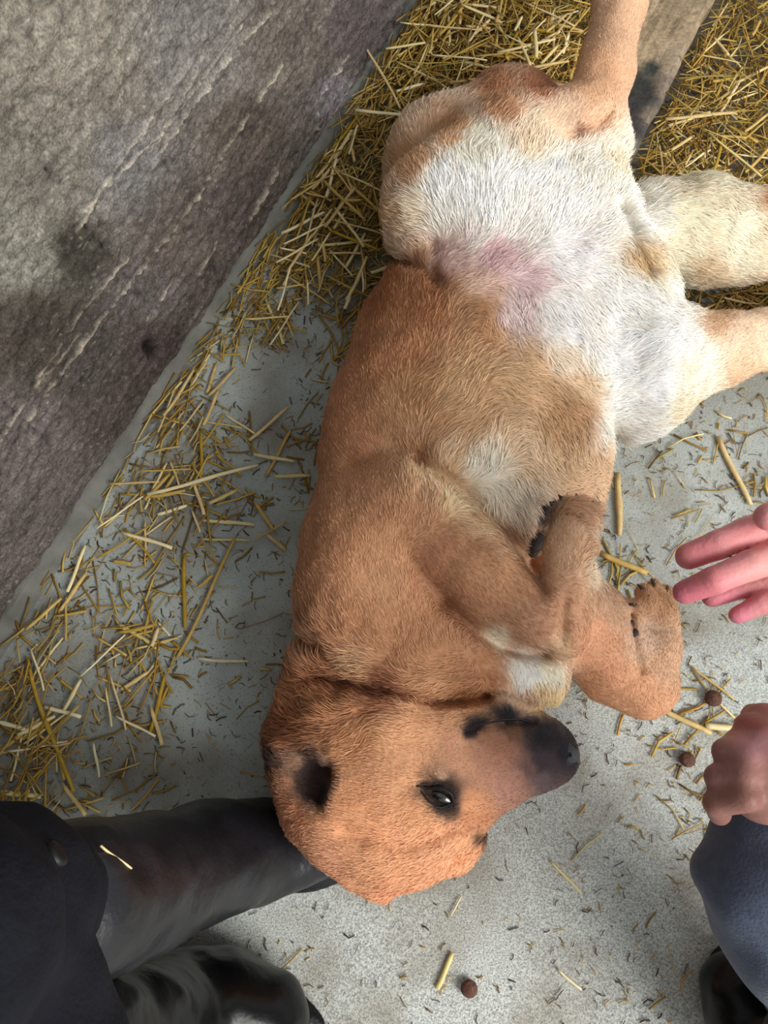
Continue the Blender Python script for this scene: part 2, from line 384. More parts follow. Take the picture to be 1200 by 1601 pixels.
# skull, cheek, brow, muzzle
Fd.ell(P(590, 1245, .13), (R(590, 1245, .13, 158), R(590, 1245, .13, 128), 0.085), 0.03, axis=(1, -0.25, 0))
Fd.ell(P(540, 1190, .115), (R(540, 1190, .12, 112), R(540, 1190, .12, 100), 0.07), 0.03)
Fd.ell(P(690, 1225, .135), (R(690, 1220, .14, 100), R(690, 1220, .14, 88), 0.065), 0.035, axis=(1, 0.1, 0))
Fd.chain([(690, 1200, .14, 88), (780, 1180, .145, 66), (838, 1174, .142, 51), (866, 1177, .138, 36)], 0.022)
Fd.ell(P(775, 1142, .14), (R(775, 1142, .14, 62), R(775, 1142, .14, 26), 0.035), 0.012, axis=(1, 0.05, 0))   # lower jaw
Fd.ell(P(640, 1285, .15), (R(640, 1285, .15, 90), R(640, 1285, .15, 50), 0.05), 0.03, axis=(1, 0.4, 0))
# far ear: a thick flap folded out beyond the crown
Fd.ell(P(640, 1345, .115), (R(640, 1345, .115, 118), R(640, 1345, .115, 46), 0.018), 0.012, axis=(1, 0.28, 0), up=(0, -0.5, 1))
Fd.ell(P(724, 1318, .12), (R(715, 1315, .12, 45), R(715, 1315, .12, 34), 0.014), 0.01, axis=(0.5, 1, 0.0), up=(0.2, -0.3, 1))
Fd.cone(P(560, 1340, .12), P(600, 1392, .1), 0.026, 0.010, 0.012)
# near ear: small flap turned back, pointing left
Fd.ell(P(475, 1205, .165), (R(475, 1205, .165, 50), R(475, 1205, .165, 40), 0.014), 0.008, axis=(1, 0.35, 0.1), up=(-0.3, 0.2, 1))
Fd.cone(P(455, 1188, .165), P(424, 1184, .16), 0.013, 0.005, 0.008)
Fd.ell(P(492, 1220, .188), (0.027, 0.018, 0.016), 0.008, axis=(1, -0.9, 0), up=(0, 0, 1), sub=True)
Fd.chain([(426, 1184, .168, 9), (452, 1168, .172, 13), (492, 1166, .182, 15), (524, 1186, .19, 15), (530, 1222, .19, 14), (512, 1256, .185, 13), (484, 1262, .178, 12)], 0.008)
# near shoulder, upper arm, forearm, folded paw
Fd.ell(P(585, 880, .17), (R(585, 880, .17, 112), R(585, 880, .17, 150), 0.085), 0.03, axis=(1, 0.1, 0))
Fd.chain([(560, 940, .17, 85), (645, 800, .21, 80)], 0.035)
Fd.chain([(655, 822, .215, 88), (760, 896, .238, 68), (842, 954, .25, 58)], 0.010)
Fd.chain([(848, 952, .25, 58), (868, 905, .268, 42), (890, 850, .275, 36), (896, 812, .275, 33)], 0.010)
for (x0, y0, x1, y1) in ((876, 820, 862, 792), (890, 812, 882, 783), (906, 812, 902, 782), (920, 822, 922, 795)):
    Fd.chain([(x0, y0, .268, 15), (x1, y1, .258, 13)], 0.005)
Fd.ell(P(880, 990, .245), (0.024, 0.024, 0.022), 0.02)
# far foreleg on the floor side
Fd.chain([(845, 940, .13, 90), (920, 985, .09, 66), (965, 1035, .075, 60), (1006, 1068, .07, 50)], 0.02)
Fd.chain([(1008, 1066, .07, 50), (1026, 1010, .085, 36), (1026, 960, .095, 34)], 0.012)
for (x0, y0, x1, y1, zz) in ((1012, 950, 996, 950, .115), (1016, 945, 1006, 925, .11), (1028, 945, 1022, 918, .1), (1040, 952, 1040, 928, .09)):
    Fd.chain([(x0, y0, zz, 15), (x1, y1, zz, 14)], 0.005)
# near hind leg: thigh, knee, shank, hock, foot
Fd.chain([(880, 350, .14, 105), (745, 345, .175, 108), (700, 335, .18, 96)], 0.03)
Fd.chain([(700, 330, .18, 94), (790, 250, .185, 86), (880, 215, .19, 66), (925, 185, .20, 46), (945, 110, .21, 40), (968, 0, .22, 36), (985, -90, .22, 34)], 0.022)
Fd.chain([(985, -90, .22, 40), (990, -150, .2, 46)], 0.015)
for dx in (-34, -12, 12, 34): Fd.chain([(990 + dx * .6, -150, .2, 20), (990 + dx, -205, .18, 17)], 0.006)
Fd.chain([(900, 300, .15, 80), (935, 240, .165, 44)], 0.03)
Fd.chain([(800, 200, .07, 85), (870, 190, .06, 50)], 0.03)          # rump behind the leg
Fd.chain([(700, 260, .10, 100), (800, 240, .09, 110)], 0.03)
# pelvis and far hind leg
Fd.ell(P(880, 440, .12), (R(880, 440, .12, 130), R(880, 440, .12, 140), 0.085), 0.03)
Fd.chain([(930, 470, .12, 118), (985, 575, .12, 100)], 0.03)
Fd.chain([(985, 590, .12, 96), (1060, 560, .11, 68), (1130, 545, .1, 50), (1200, 530, .09, 42), (1290, 505, .08, 36)], 0.025)
Fd.chain([(1290, 505, .08, 38), (1380, 430, .06, 36), (1430, 380, .05, 44)], 0.02)
for dx in (-30, -10, 10, 30): Fd.chain([(1430 + dx * .5, 380 - dx * .3, .05, 20), (1462 + dx, 335 - dx * .4, .045, 17)], 0.006)
# tail
Fd.chain([(945, 395, .09, 60), (1020, 358, .08, 66), (1090, 362, .075, 76), (1160, 372, .07, 68), (1230, 380, .06, 40), (1290, 400, .05, 22)], 0.02)
# creases and locks, carved into the skin
ix, q = Fd.band(0.04); bx, by = proj(q)
add = np.zeros(len(q))
for pl, w, a in [([(500, 1060), (600, 1078), (680, 1098), (760, 1088)], 10, .018), ([(560, 1110), (640, 1108), (720, 1100)], 6, .006), ([(470, 1005), (520, 1040), (620, 1062), (760, 1085)], 8, .006),
                 ([(690, 942), (740, 985), (790, 1012), (850, 1026)], 10, .016), ([(650, 720), (660, 770)], 9, .006), ([(655, 722), (760, 800), (828, 880)], 12, .016),
                 ([(612, 405), (665, 425), (682, 450)], 9, .012), ([(678, 380), (682, 440)], 7, .008), ([(965, 320), (985, 370), (1010, 420)], 9, .010), ([(880, 215), (925, 205), (955, 175)], 7, .010),
                 ([(850, 570), (920, 620), (965, 680)], 12, .008), ([(828, 880), (850, 925)], 9, .012), ([(985, 960), (990, 995), (1000, 1050)], 6, .007), ([(550, 730), (610, 700), (660, 715)], 16, .009),
                 ([(725, 1142), (780, 1130), (835, 1128)], 5, .006), ([(655, 1228), (700, 1250)], 10, .007), ([(450, 1200), (500, 1260)], 7, .004), ([(540, 1300), (640, 1325), (710, 1292), (750, 1285)], 12, .008), ([(620, 1372), (680, 1350), (730, 1338)], 7, .005),
                 ([(510, 1170), (520, 1215), (500, 1260)], 6, .006), ([(755, 1085), (860, 1110)], 10, .008), ([(878, 1000), (880, 930)], 7, .006),
                 ([(850, 790), (830, 850), (842, 890)], 12, .010), ([(640, 880), (690, 940)], 16, .007)]:
    add += a * np.exp(-(polydist(bx, by, pl) / w) ** 2)
for pl, w, a in [([(620, 1096), (700, 1112), (750, 1108)], 9, .009), ([(480, 1035), (600, 1060), (700, 1070), (780, 1070)], 12, .010), ([(500, 1120), (560, 1090), (600, 1100)], 12, .006), ([(660, 1215), (690, 1222), (715, 1245)], 8, .004), ([(480, 1180), (520, 1180)], 8, .004)]:
    add -= a * np.exp(-(polydist(bx, by, pl) / w) ** 2)
add += 0.0028 * vnoise(q, 28, 3) + 0.0015 * vnoise(q, 75, 4)
Fd.d[tuple(ix.T)] += add.astype(np.float32)
Fd.floor(0.001)
DV, DQ = Fd.surface(); DV = relax(DV, DQ, 2, 0.5); DN, DFN = vnormals(DV, DQ)

TAN, ORG, CRM, WHT, PNK, BLK, RED = (190, 134, 92), (200, 132, 82), (222, 192, 152), (238, 230, 220), (214, 176, 176), (44, 38, 40), (160, 100, 66)
coat_anchors = [(540, 640, 60, (188, 130, 90)), (510, 860, 60, TAN), (520, 760, 50, (190, 136, 96)), (590, 900, 70, (198, 144, 100)), (560, 970, 60, TAN), (680, 900, 60, (196, 140, 98)), (640, 1000, 60, (194, 138, 94)),
    (600, 560, 60, (186, 128, 84)), (590, 450, 50, (168, 106, 62)), (655, 480, 40, (166, 108, 66)), (640, 420, 16, (176, 120, 80)), (640, 620, 50, (194, 144, 96)), (740, 500, 40, (198, 150, 104)), (720, 620, 50, (208, 166, 120)), (820, 600, 50, (206, 168, 124)), (880, 640, 40, (194, 150, 104)), (920, 740, 35, (212, 176, 134)),
    (760, 740, 32, (232, 218, 198)), (800, 770, 30, (226, 208, 184)), (820, 700, 30, (220, 190, 152)), (700, 715, 22, (222, 190, 150)), (668, 745, 20, (228, 192, 146)), (708, 785, 20, (234, 202, 158)), (746, 822, 19, (232, 196, 150)), (785, 856, 18, (216, 172, 130)), (640, 690, 40, (198, 150, 106)),
    (740, 880, 36, (208, 154, 110)), (840, 960, 45, (208, 156, 116)), (800, 920, 36, (208, 154, 110)), (870, 1010, 20, (222, 186, 146)), (905, 850, 28, (216, 172, 132)), (860, 900, 24, (210, 164, 126)), (850, 800, 14, (104, 82, 66)), (833, 852, 12, (84, 72, 60)), (905, 795, 24, (204, 160, 122)),
    (940, 830, 14, (224, 206, 180)), (930, 900, 14, (214, 192, 160)), (820, 1040, 26, WHT), (775, 995, 16, (232, 216, 190)), (860, 1050, 20, (242, 230, 206)), (860, 1090, 24, (232, 198, 142)), (740, 1040, 30, TAN), (820, 1090, 20, (206, 168, 132)),
    (930, 1010, 30, (202, 144, 104)), (1010, 1090, 28, (210, 152, 108)), (1035, 1040, 24, (200, 156, 118)), (1010, 1000, 20, (204, 168, 138)), (1020, 930, 22, (178, 130, 90)), (960, 940, 22, (190, 150, 116)), (945, 1060, 24, (208, 150, 108)),
    (700, 300, 50, WHT), (780, 320, 60, WHT), (860, 310, 60, WHT), (920, 280, 40, (238, 228, 212)), (960, 260, 22, (232, 214, 184)), (650, 330, 28, (232, 210, 182)), (618, 330, 26, (212, 172, 130)), (625, 390, 24, (222, 192, 160)), (650, 260, 30, (206, 158, 112)), (700, 205, 22, (206, 158, 112)), (740, 240, 34, (236, 224, 204)), (780, 168, 20, (200, 148, 104)), (830, 225, 30, (228, 204, 172)), (770, 140, 16, (176, 116, 74)), (840, 132, 18, (172, 110, 70)),
    (880, 190, 28, (220, 188, 156)), (930, 120, 30, (214, 164, 122)), (960, 30, 30, (212, 168, 130)), (925, 185, 20, (222, 180, 142)), (905, 200, 12, (150, 104, 80)),
    (770, 405, 28, PNK), (700, 405, 20, (222, 192, 184)), (820, 440, 28, (218, 190, 190)), (800, 480, 30, (222, 200, 196)), (880, 400, 34, (236, 226, 222)), (740, 380, 20, (232, 216, 208)), (740, 450, 24, (222, 188, 168)),
    (880, 500, 40, (236, 228, 222)), (960, 480, 50, WHT), (1000, 560, 60, (242, 236, 228)), (980, 640, 45, WHT), (870, 560, 30, (228, 208, 184)), (900, 600, 20, (216, 186, 146)), (1080, 580, 30, (240, 224, 200)), (1120, 500, 18, (204, 164, 122)), (1180, 520, 30, (226, 196, 164)), (1160, 585, 24, (222, 188, 150)), (1060, 640, 24, (236, 216, 186)),
    (1010, 340, 30, (226, 220, 208)), (1080, 350, 40, (236, 220, 190)), (1150, 370, 36, (236, 220, 192)), (1200, 315, 12, (196, 140, 94)), (1190, 360, 24, (230, 210, 178)), (1000, 400, 22, (206, 176, 130)), (1100, 420, 20, (218, 194, 158)), (1270, 380, 36, (190, 134, 88)),
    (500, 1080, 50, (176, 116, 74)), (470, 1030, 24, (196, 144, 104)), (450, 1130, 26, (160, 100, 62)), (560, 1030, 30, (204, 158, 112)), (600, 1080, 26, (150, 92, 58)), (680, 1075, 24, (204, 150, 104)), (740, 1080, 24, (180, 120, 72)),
    (560, 1160, 36, (206, 146, 96)), (640, 1160, 40, (216, 160, 112)), (560, 1270, 50, (212, 148, 100)), (620, 1210, 40, (210, 152, 106)), (600, 1340, 50, (214, 152, 104)), (700, 1330, 40, (220, 158, 110)), (600, 1395, 20, (208, 142, 98)), (520, 1340, 30, (206, 144, 102)), (450, 1280, 26, (190, 124, 84)), (740, 1260, 24, (206, 140, 94)), (660, 1280, 30, (214, 152, 102)),
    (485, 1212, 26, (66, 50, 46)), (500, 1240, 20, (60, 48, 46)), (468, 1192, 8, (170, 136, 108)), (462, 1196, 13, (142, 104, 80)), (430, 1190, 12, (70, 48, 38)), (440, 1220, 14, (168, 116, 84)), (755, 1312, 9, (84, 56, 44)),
    (692, 1246, 30, (40, 30, 27)), (664, 1232, 9, (60, 42, 34)), (676, 1262, 9, (120, 84, 62)), (690, 1215, 12, (190, 146, 114)), (720, 1180, 30, (204, 148, 110)), (760, 1200, 30, (190, 134, 104)), (800, 1230, 24, (190, 136, 112)), (780, 1165, 20, (176, 120, 92)),
    (745, 1135, 14, (40, 34, 34)), (730, 1142, 8, (54, 44, 42)), (790, 1118, 16, (36, 32, 36)), (830, 1140, 18, (60, 50, 50)), (855, 1150, 20, (42, 38, 42)), (850, 1190, 20, (76, 62, 68)), (880, 1170, 20, (40, 36, 42)), (825, 1200, 16, (130, 96, 86)), (845, 1220, 16, (126, 102, 104)), (800, 1145, 12, (120, 84, 60)), (700, 1125, 16, (200, 146, 100)), (760, 1150, 14, (170, 118, 84)),
]
def coat(p):
    x, y = proj(p); x = x + 7 * vnoise(p, 60, 21) + 4 * vnoise(p, 170, 22); y = y + 7 * vnoise(p, 60, 23) + 4 * vnoise(p, 170, 24)
    c = lin(blend(x, y, coat_anchors, 2.3))
    g_ = c.mean(1, keepdims=True); c = (c * 0.88 + g_ * 0.12) * 1.19
    return c * (1 + 0.08 * vnoise(p, 35, 25))[:, None]
dog_body = link('body', mesh('body', DV, DQ, True, coat(DV) * 0.92), M_coat, dog)
DT = BVHTree.FromPolygons([tuple(v) for v in DV], [tuple(int(i) for i in f) for f in DQ])
def hit(px, py, tree=None):
    d = ray(px, py); d = d / np.linalg.norm(d)
    h = (tree or DT).ray_cast(Vector(CAM), Vector(d))
    return (np.array(h[0]), np.array(h[1])) if h[0] else (None, None)

# fur strands, combed along the lie of the coat (photo-plane directions turned into floor directions)
comb = [(540, 700, 60, (-.15, 1)), (600, 950, 80, (-.3, 1)), (520, 900, 60, (-.2, 1)), (700, 900, 60, (.8, -.6)), (800, 940, 50, (.8, -.5)), (640, 780, 40, (-.2, 1)), (560, 560, 60, (.1, 1)), (600, 450, 50, (.3, 1)), (720, 620, 50, (.8, .8)), (800, 600, 50, (.7, -.2)), (870, 680, 40, (.4, -.9)), (900, 560, 40, (.8, -.6)),
    (760, 720, 40, (.5, .8)), (790, 770, 40, (.4, -.9)), (920, 760, 40, (.9, -.3)), (940, 850, 30, (1, -.05)), (890, 850, 26, (.1, 1)), (860, 980, 30, (.6, -.6)), (820, 1040, 40, (.5, -.9)), (1000, 1000, 40, (.2, -.8)), (1025, 950, 30, (0, 1)), (940, 1030, 40, (.6, -.8)),
    (700, 300, 60, (-.15, 1)), (780, 320, 60, (.15, 1)), (860, 320, 60, (.6, .8)), (930, 280, 40, (.5, .9)), (640, 340, 40, (-.8, .5)), (650, 260, 40, (-.4, .8)), (740, 200, 40, (.6, .6)), (880, 190, 30, (.6, .7)), (940, 90, 40, (.25, 1)),
    (700, 410, 30, (.95, .2)), (780, 400, 40, (.9, .3)), (880, 400, 40, (.9, -.3)), (800, 480, 40, (.6, -.8)), (880, 520, 40, (.8, -.6)), (960, 480, 50, (.7, -.5)), (1000, 600, 60, (.9, .2)), (1150, 540, 50, (1, .25)), (1030, 350, 40, (.9, .1)), (1120, 370, 50, (.9, -.4)), (990, 390, 20, (.5, -.9)),
    (480, 1030, 40, (-.5, .8)), (480, 1110, 40, (-.9, .5)), (560, 1060, 50, (-.9, .3)), (560, 1140, 40, (-.8, -.4)), (680, 1080, 40, (-.9, -.1)), (640, 1170, 50, (-.8, .3)), (560, 1280, 50, (-.9, .3)), (620, 1350, 50, (-.8, -.5)), (700, 1330, 40, (-.6, -.6)), (760, 1200, 40, (-1, .0)), (840, 1170, 30, (-1, .1)), (700, 1260, 30, (-1, .2)), (470, 1210, 30, (-.9, .4)), (450, 1290, 30, (-.6, -.5))]
flen = [(540, 700, 80, (8,)), (600, 900, 80, (8,)), (700, 900, 60, (9,)), (560, 500, 60, (10,)), (720, 620, 60, (17,)), (800, 600, 60, (20,)), (780, 750, 60, (20,)), (920, 760, 40, (18,)), (940, 860, 30, (16,)), (820, 1040, 30, (14,)), (860, 1080, 24, (14,)), (1000, 1020, 60, (6,)), (880, 850, 30, (6,)), (840, 960, 30, (8,)),
    (720, 300, 60, (21,)), (820, 300, 80, (22,)), (630, 340, 50, (18,)), (700, 210, 50, (14,)), (880, 190, 30, (8,)), (940, 80, 60, (5,)), (770, 410, 40, (17,)), (700, 410, 30, (16,)), (900, 480, 60, (22,)), (980, 560, 60, (20,)), (1070, 570, 40, (13,)), (1170, 530, 40, (8,)), (1080, 360, 60, (22,)), (1000, 390, 20, (20,)), (800, 150, 30, (18,)),
    (480, 1080, 60, (26,)), (560, 1060, 50, (16,)), (560, 1150, 40, (13,)), (680, 1090, 30, (10,)), (600, 1260, 80, (7,)), (760, 1190, 50, (3.5,)), (700, 1240, 20, (3.5,)), (850, 1170, 40, (2.0,)), (640, 1350, 50, (8,)), (480, 1210, 30, (5,)), (450, 1290, 30, (9,)), (670, 745, 40, (20,)), (740, 810, 24, (16,))]
tri = np.concatenate([DQ[:, [0, 1, 2]], DQ[:, [0, 2, 3]]]); A = DV[tri]
ar = np.linalg.norm(np.cross(A[:, 1] - A[:, 0], A[:, 2] - A[:, 0]), axis=1) / 2
cz = A[:, :, 2].mean(1); nzf = DN[tri].mean(1); cxx = A.mean(1); px_, py_ = proj(cxx)
wgt = ar * np.where(nzf[:, 2] > -0.45, 1, 0.0) * np.where(cz > 0.008, 1, 0) * np.where((px_ < 1290) & (py_ > -80), 1, 0.15)
NF = 330000
pick = rng.choice(len(tri), NF, p=wgt / wgt.sum()); r1, r2 = rng.random(NF), rng.random(NF); fl_ = r1 + r2 > 1; r1[fl_] = 1 - r1[fl_]; r2[fl_] = 1 - r2[fl_]
bw = np.stack([1 - r1 - r2, r1, r2], -1)
p = (A[pick] * bw[..., None]).sum(1); n = (DN[tri[pick]] * bw[..., None]).sum(1); n /= np.linalg.norm(n, axis=1)[:, None]
x, y = proj(p)
D2 = blend(x, y, comb, 2.5); ang = np.arctan2(D2[:, 1], D2[:, 0]) + 0.45 * vnoise(p, 45, 31) + 0.25 * vnoise(p, 140, 32) + 0.12 * rng.standard_normal(NF)
L = blend(x, y, flen, 2.5)[:, 0] * 0.001 * rng.uniform(0.6, 1.15, NF)
ang += 0.5 * np.clip(L / 0.02, 0, 1) * vnoise(p, 70, 33)
t = np.stack([np.cos(ang), np.sin(ang), 0 * ang], -1); t -= n * (t * n).sum(1)[:, None]; t /= np.maximum(np.linalg.norm(t, axis=1), 0.2)[:, None]
lift = np.clip(0.30 + 0.12 * rng.standard_normal(NF), 0.08, 0.8)
dirv = t * np.cos(lift)[:, None] + n * np.sin(lift)[:, None]
side = np.cross(dirv, n); side /= np.maximum(np.linalg.norm(side, axis=1), 1e-6)[:, None]
side = side + n * (0.35 * rng.standard_normal(NF))[:, None]
wd = (0.00024 + 0.008 * L)[:, None] * rng.uniform(0.7, 1.3, NF)[:, None]
curl = side * (0.12 * L * rng.standard_normal(NF))[:, None]
p0 = p - n * 0.001; p1 = p + dirv * (L * 0.5)[:, None] + curl * 0.4; p2 = p + dirv * L[:, None] - n * (0.22 * L)[:, None] + curl
for q_ in (p1, p2): q_[:, 2] = np.maximum(q_[:, 2], 0.002)
FV = np.stack([p0 - side * wd, p0 + side * wd, p1 + side * wd * 0.8, p1 - side * wd * 0.8, p2], 1).reshape(-1, 3)
b0 = np.arange(NF)[:, None] * 5
FT = np.concatenate([b0 + [0, 1, 2], b0 + [0, 2, 3], b0 + [3, 2, 4]])
fc = coat(p) * (1 + 0.085 * rng.standard_normal(NF))[:, None]
fc = np.clip(fc, 0.008, 0.93)
fcol = np.repeat(fc[:, None, :], 5, 1); fcol[:, 4] *= 1.06; fcol[:, :2] *= 0.92
fur = link('fur', mesh('fur', FV, FT, False, np.clip(fcol.reshape(-1, 3), 0, .95)), M_fur, dog); tag(fur, kind='stuff')

# small parts of the dog
def blob(name, parent, material, build, h=0.0012, lo=None, hi=None, rel=2, label=None):
    f = Field(lo, hi, h); build(f); V_, Q_ = f.surface(); V_ = relax(V_, Q_, rel)
    o = link(name, mesh(name, V_, Q_), material, parent)
    if label: o['label'] = label
    return o
def around(c, r): c = np.array(c); return c - r, c + r
c = P(872, 1180, .138); lo, hi = around(c, 0.045)
def b_nose(f):
    f.ell(P(872, 1178, .146), (0.020, 0.0215, 0.023), 0.008, axis=(1, 0.15, 0)); f.ell(P(886, 1178, .150), (0.010, 0.016, 0.014), 0.008, axis=(1, .1, 0))
    for y_ in (1164, 1198): f.ell(P(893, y_, .158), (0.006, 0.0045, 0.005), 0.003, sub=True)
    f.cone(P(902, 1180, .15), P(885, 1180, .17), 0.0014, 0.0014, 0.003, sub=True)
blob('nose', dog, M_nose, b_nose, 0.0014, lo, hi, label='dark slate nose leather')
ep, en = hit(690, 1247)
ec = ep - en * 0.0085; lo, hi = around(ec, 0.03)
blob('eye', dog, M_eye, lambda f: f.ell(ec, (0.0155, 0.0105, 0.0115), 0.002, axis=(1, -.35, 0)), 0.0012, lo, hi, label='dark glossy eye')
def tubemesh(pts, rad, n=8, closed=True):
    pts = np.array(pts, float); V_ = []; F_ = []; k = len(pts)
    ref = np.array([0.3, 0.2, 1.0])
    for i, q_ in enumerate(pts):
        tg = pts[min(i + 1, k - 1)] - pts[max(i - 1, 0)]; tg /= max(np.linalg.norm(tg), 1e-9)
        a_ = np.cross(tg, ref); a_ /= max(np.linalg.norm(a_), 1e-6); b_ = np.cross(tg, a_)
        rr = rad[i] if hasattr(rad, '__len__') else rad
        for j in range(n):
            th = 2 * math.pi * j / n; V_.append(q_ + (a_ * math.cos(th) + b_ * math.sin(th)) * rr)
    for i in range(k - 1):
        for j in range(n): F_.append((i * n + j, i * n + (j + 1) % n, (i + 1) * n + (j + 1) % n, (i + 1) * n + j))
    F_.append(tuple(range(n))[::-1]); F_.append(tuple((k - 1) * n + j for j in range(n)))
    return np.array(V_), F_
def surfline(pxs, off, rad):
    pts = []
    for i in range(len(pxs) - 1):
        for u in np.linspace(0, 1, 6, endpoint=(i == len(pxs) - 2)):
            a_, b_ = pxs[i], pxs[i + 1]; h_, n_ = hit(a_[0] + (b_[0] - a_[0]) * u, a_[1] + (b_[1] - a_[1]) * u)
            if h_ is not None: pts.append(h_ + n_ * off)
    pts = np.array(pts)
    for _ in range(2): pts[1:-1] = (pts[:-2] + pts[1:-1] * 2 + pts[2:]) / 4
    m_ = len(pts); return tubemesh(pts, [rad * (0.35 + math.sin(math.pi * i / (m_ - 1)) * 0.65) for i in range(m_)])
for pxs, rad in (([(650, 1229), (668, 1231), (688, 1229), (706, 1240), (710, 1254)], 0.0021), ([(656, 1236), (668, 1252), (686, 1264), (706, 1258)], 0.0009)):
    V_, F_ = surfline(pxs, 0.001, rad); link('eyelid', mesh('eyelid', V_, F_), M_lip, dog)
V_, F_ = surfline([(726, 1140), (748, 1134), (780, 1126), (815, 1124), (848, 1138), (870, 1160)], -0.0008, 0.0019)
link('lip', mesh('lip', V_, F_), M_lip, dog)['label'] = 'black lip line'
for (px, py, r_) in [(852, 800, .010), (866, 786, .006), (846, 812, .006), (838, 848, .009), (834, 864, .0055), (992, 990, .005), (987, 975, .004)]:
    h_, n_ = hit(px, py)
    if h_ is None: continue
    c_ = h_ - n_ * r_ * 0.3; lo, hi = around(c_, r_ * 2.4)
    blob('paw_pad', dog, M_pad, lambda f: f.ell(c_, (r_ * 1.3, r_, r_ * .8), 0.002, axis=(0.6, 0.8, 0)), 0.0012, lo, hi)
for (px, py, dx, dy) in [(858, 790, -7, 4), (879, 781, -6, 8), (901, 780, 0, 9), (924, 790, 5, 9), (990, 946, -9, 3), (1004, 920, -6, 8), (1022, 913, -2, 9), (1042, 922, 4, 9)]:
    h_, n_ = hit(px, py)
    if h_ is None: h_, n_ = hit(px, py + 6)
    if h_ is None: continue
    d_ = np.array([dx, dy, 0.0]); d_ /= np.linalg.norm(d_)
    V_, F_ = tubemesh([h_ - d_ * .004, h_ + d_ * .003 - n_ * .001, h_ + d_ * .009 - n_ * .004], [.0026, .0022, .0006], 8)
    link('claw', mesh('claw', V_, F_), M_claw, dog)

# ---------------------------------------------------------------- people
trees = [DT]
def organic(name, parent, material, build, lo, hi, h, rel=2, col=None, label=None, noise=None):
    bb_ = Bounds(); build(bb_); lo = bb_.lo; hi = bb_.hi; lo[2] = max(lo[2], -.01)
    f = Field(lo, hi, h); build(f)
    if noise:
        i_, q_ = f.band(0.03); f.d[tuple(i_.T)] += noise(q_).astype(np.float32)
    f.floor(0.001); V_, Q_ = f.surface(); V_ = relax(V_, Q_, rel)
    o = link(name, mesh(name, V_, Q_, True, col(V_) if col else None), material, parent)
    if label: o['label'] = label
    trees.append(BVHTree.FromPolygons([tuple(v) for v in V_], [tuple(int(i) for i in q2) for q2 in Q_]))
    return o
def folds(q_, a=0.003, f_=22, seed=40):
    return a * vnoise(q_ * [1.0, 2.0, 1.0], f_, seed) + a * 0.5 * vnoise(q_, f_ * 2.3, seed + 1)
# photographer's legs, lower left
lp = empty('person', (-0.42, -0.42, 0))
tag(lp, 'person standing over the dog at lower left, dark trousers and black rubber boots in view', 'person')
def boot_a(f):
    f.chain([(95, 1415, .36, 128), (220, 1385, .24, 100), (330, 1345, .13, 84), (395, 1330, .075, 76)], 0.02)
    f.chain([(385, 1330, .06, 74), (450, 1322, .045, 60), (498, 1322, .036, 48)], 0.02)
    f.ell(P(470, 1322, .012), (0.085, 0.05, 0.012), 0.006, axis=P(505, 1318) - P(385, 1332))
organic('rubber_boot', lp, M_boot_lit, boot_a, (-0.46, -0.42, -0.01), (0.02, -0.02, 0.50), 0.004, noise=lambda q_: folds(q_, .0035, 20, 50))
def boot_b(f):
    f.chain([(40, 1660, .36, 120), (180, 1640, .2, 108), (270, 1600, .09, 96)], 0.02)
    f.chain([(250, 1590, .06, 92), (350, 1590, .055, 86), (410, 1600, .05, 74)], 0.03)
    f.ell(P(340, 1602, .012), (0.12, 0.062, 0.013), 0.006, axis=P(420, 1605) - P(240, 1595))
organic('rubber_boot', lp, M_boot, boot_b, (-0.46, -0.60, -0.01), (-0.03, -0.18, 0.50), 0.004, noise=lambda q_: folds(q_, .004, 18, 60))
def trou(f):
    f.chain([(165, 1402, .355, 20), (60, 1405, .42, 96)], 0.03); f.chain([(52, 1405, .42, 100), (-20, 1425, .50, 150), (-160, 1500, .60, 200)], 0.02)
    f.cone(P(-160, 1500, .60), np.array([-0.50, -0.60, 0.80]), R(-160, 1500, .6, 190), 0.10, 0.04)
    f.chain([(40, 1665, .36, 128), (-60, 1760, .50, 170)], 0.02)
    f.cone(P(-60, 1760, .50), np.array([-0.40, -0.72, 0.78]), 0.085, 0.10, 0.04)
    f.cone(np.array([-0.50, -0.60, 0.80]), np.array([-0.40, -0.72, 0.80]), 0.11, 0.11, 0.05)
organic('trousers', lp, M_navy, trou, (-0.75, -0.95, 0.2), (-0.10, -0.08, 0.95), 0.005, noise=lambda q_: folds(q_, .004, 24, 70))
hv = trees.pop(); 
def unseen_jacket(f):  # upper body out of view, added to block sky light over boots and floor
    f.cone((-0.48, -0.72, .84), (-0.40, -0.56, 1.12), .16, .18, .05); f.cone((-0.40, -0.56, 1.12), (-0.30, -0.40, 1.38), .18, .20, .05)
    f.cone((-0.28, -0.36, 1.46), (-0.22, -0.26, 1.58), .09, .11, .04)
    f.cone((-0.50, -0.30, 1.36), (-0.52, -0.08, 1.12), .075, .06, .04); f.cone((-0.52, -0.08, 1.12), (-0.22, 0.02, 1.06), .06, .045, .03)
    f.cone((-0.10, -0.50, 1.38), (0.06, -0.36, 1.16), .075, .06, .04); f.cone((0.06, -0.36, 1.16), (0.05, -0.16, 1.06), .06, .045, .03)
organic('unseen_jacket', lp, M_navy, unseen_jacket, 0, 0, 0.009, noise=lambda q_: folds(q_, .006, 14, 75)); trees[-1] = hv
h_, n_ = hit(88, 1336, trees[-1])
if h_ is None: h_, n_ = hit(88, 1336, trees[1])
if h_ is None: h_, n_ = P(88, 1336, .5), np.array([0, 0, 1.])
V_, F_ = tubemesh([h_ - n_ * .003, h_ + n_ * .002, h_ + n_ * .0025], [.007, .007, .0045], 14); link('snap', mesh('snap', V_, F_), M_metal, lp)

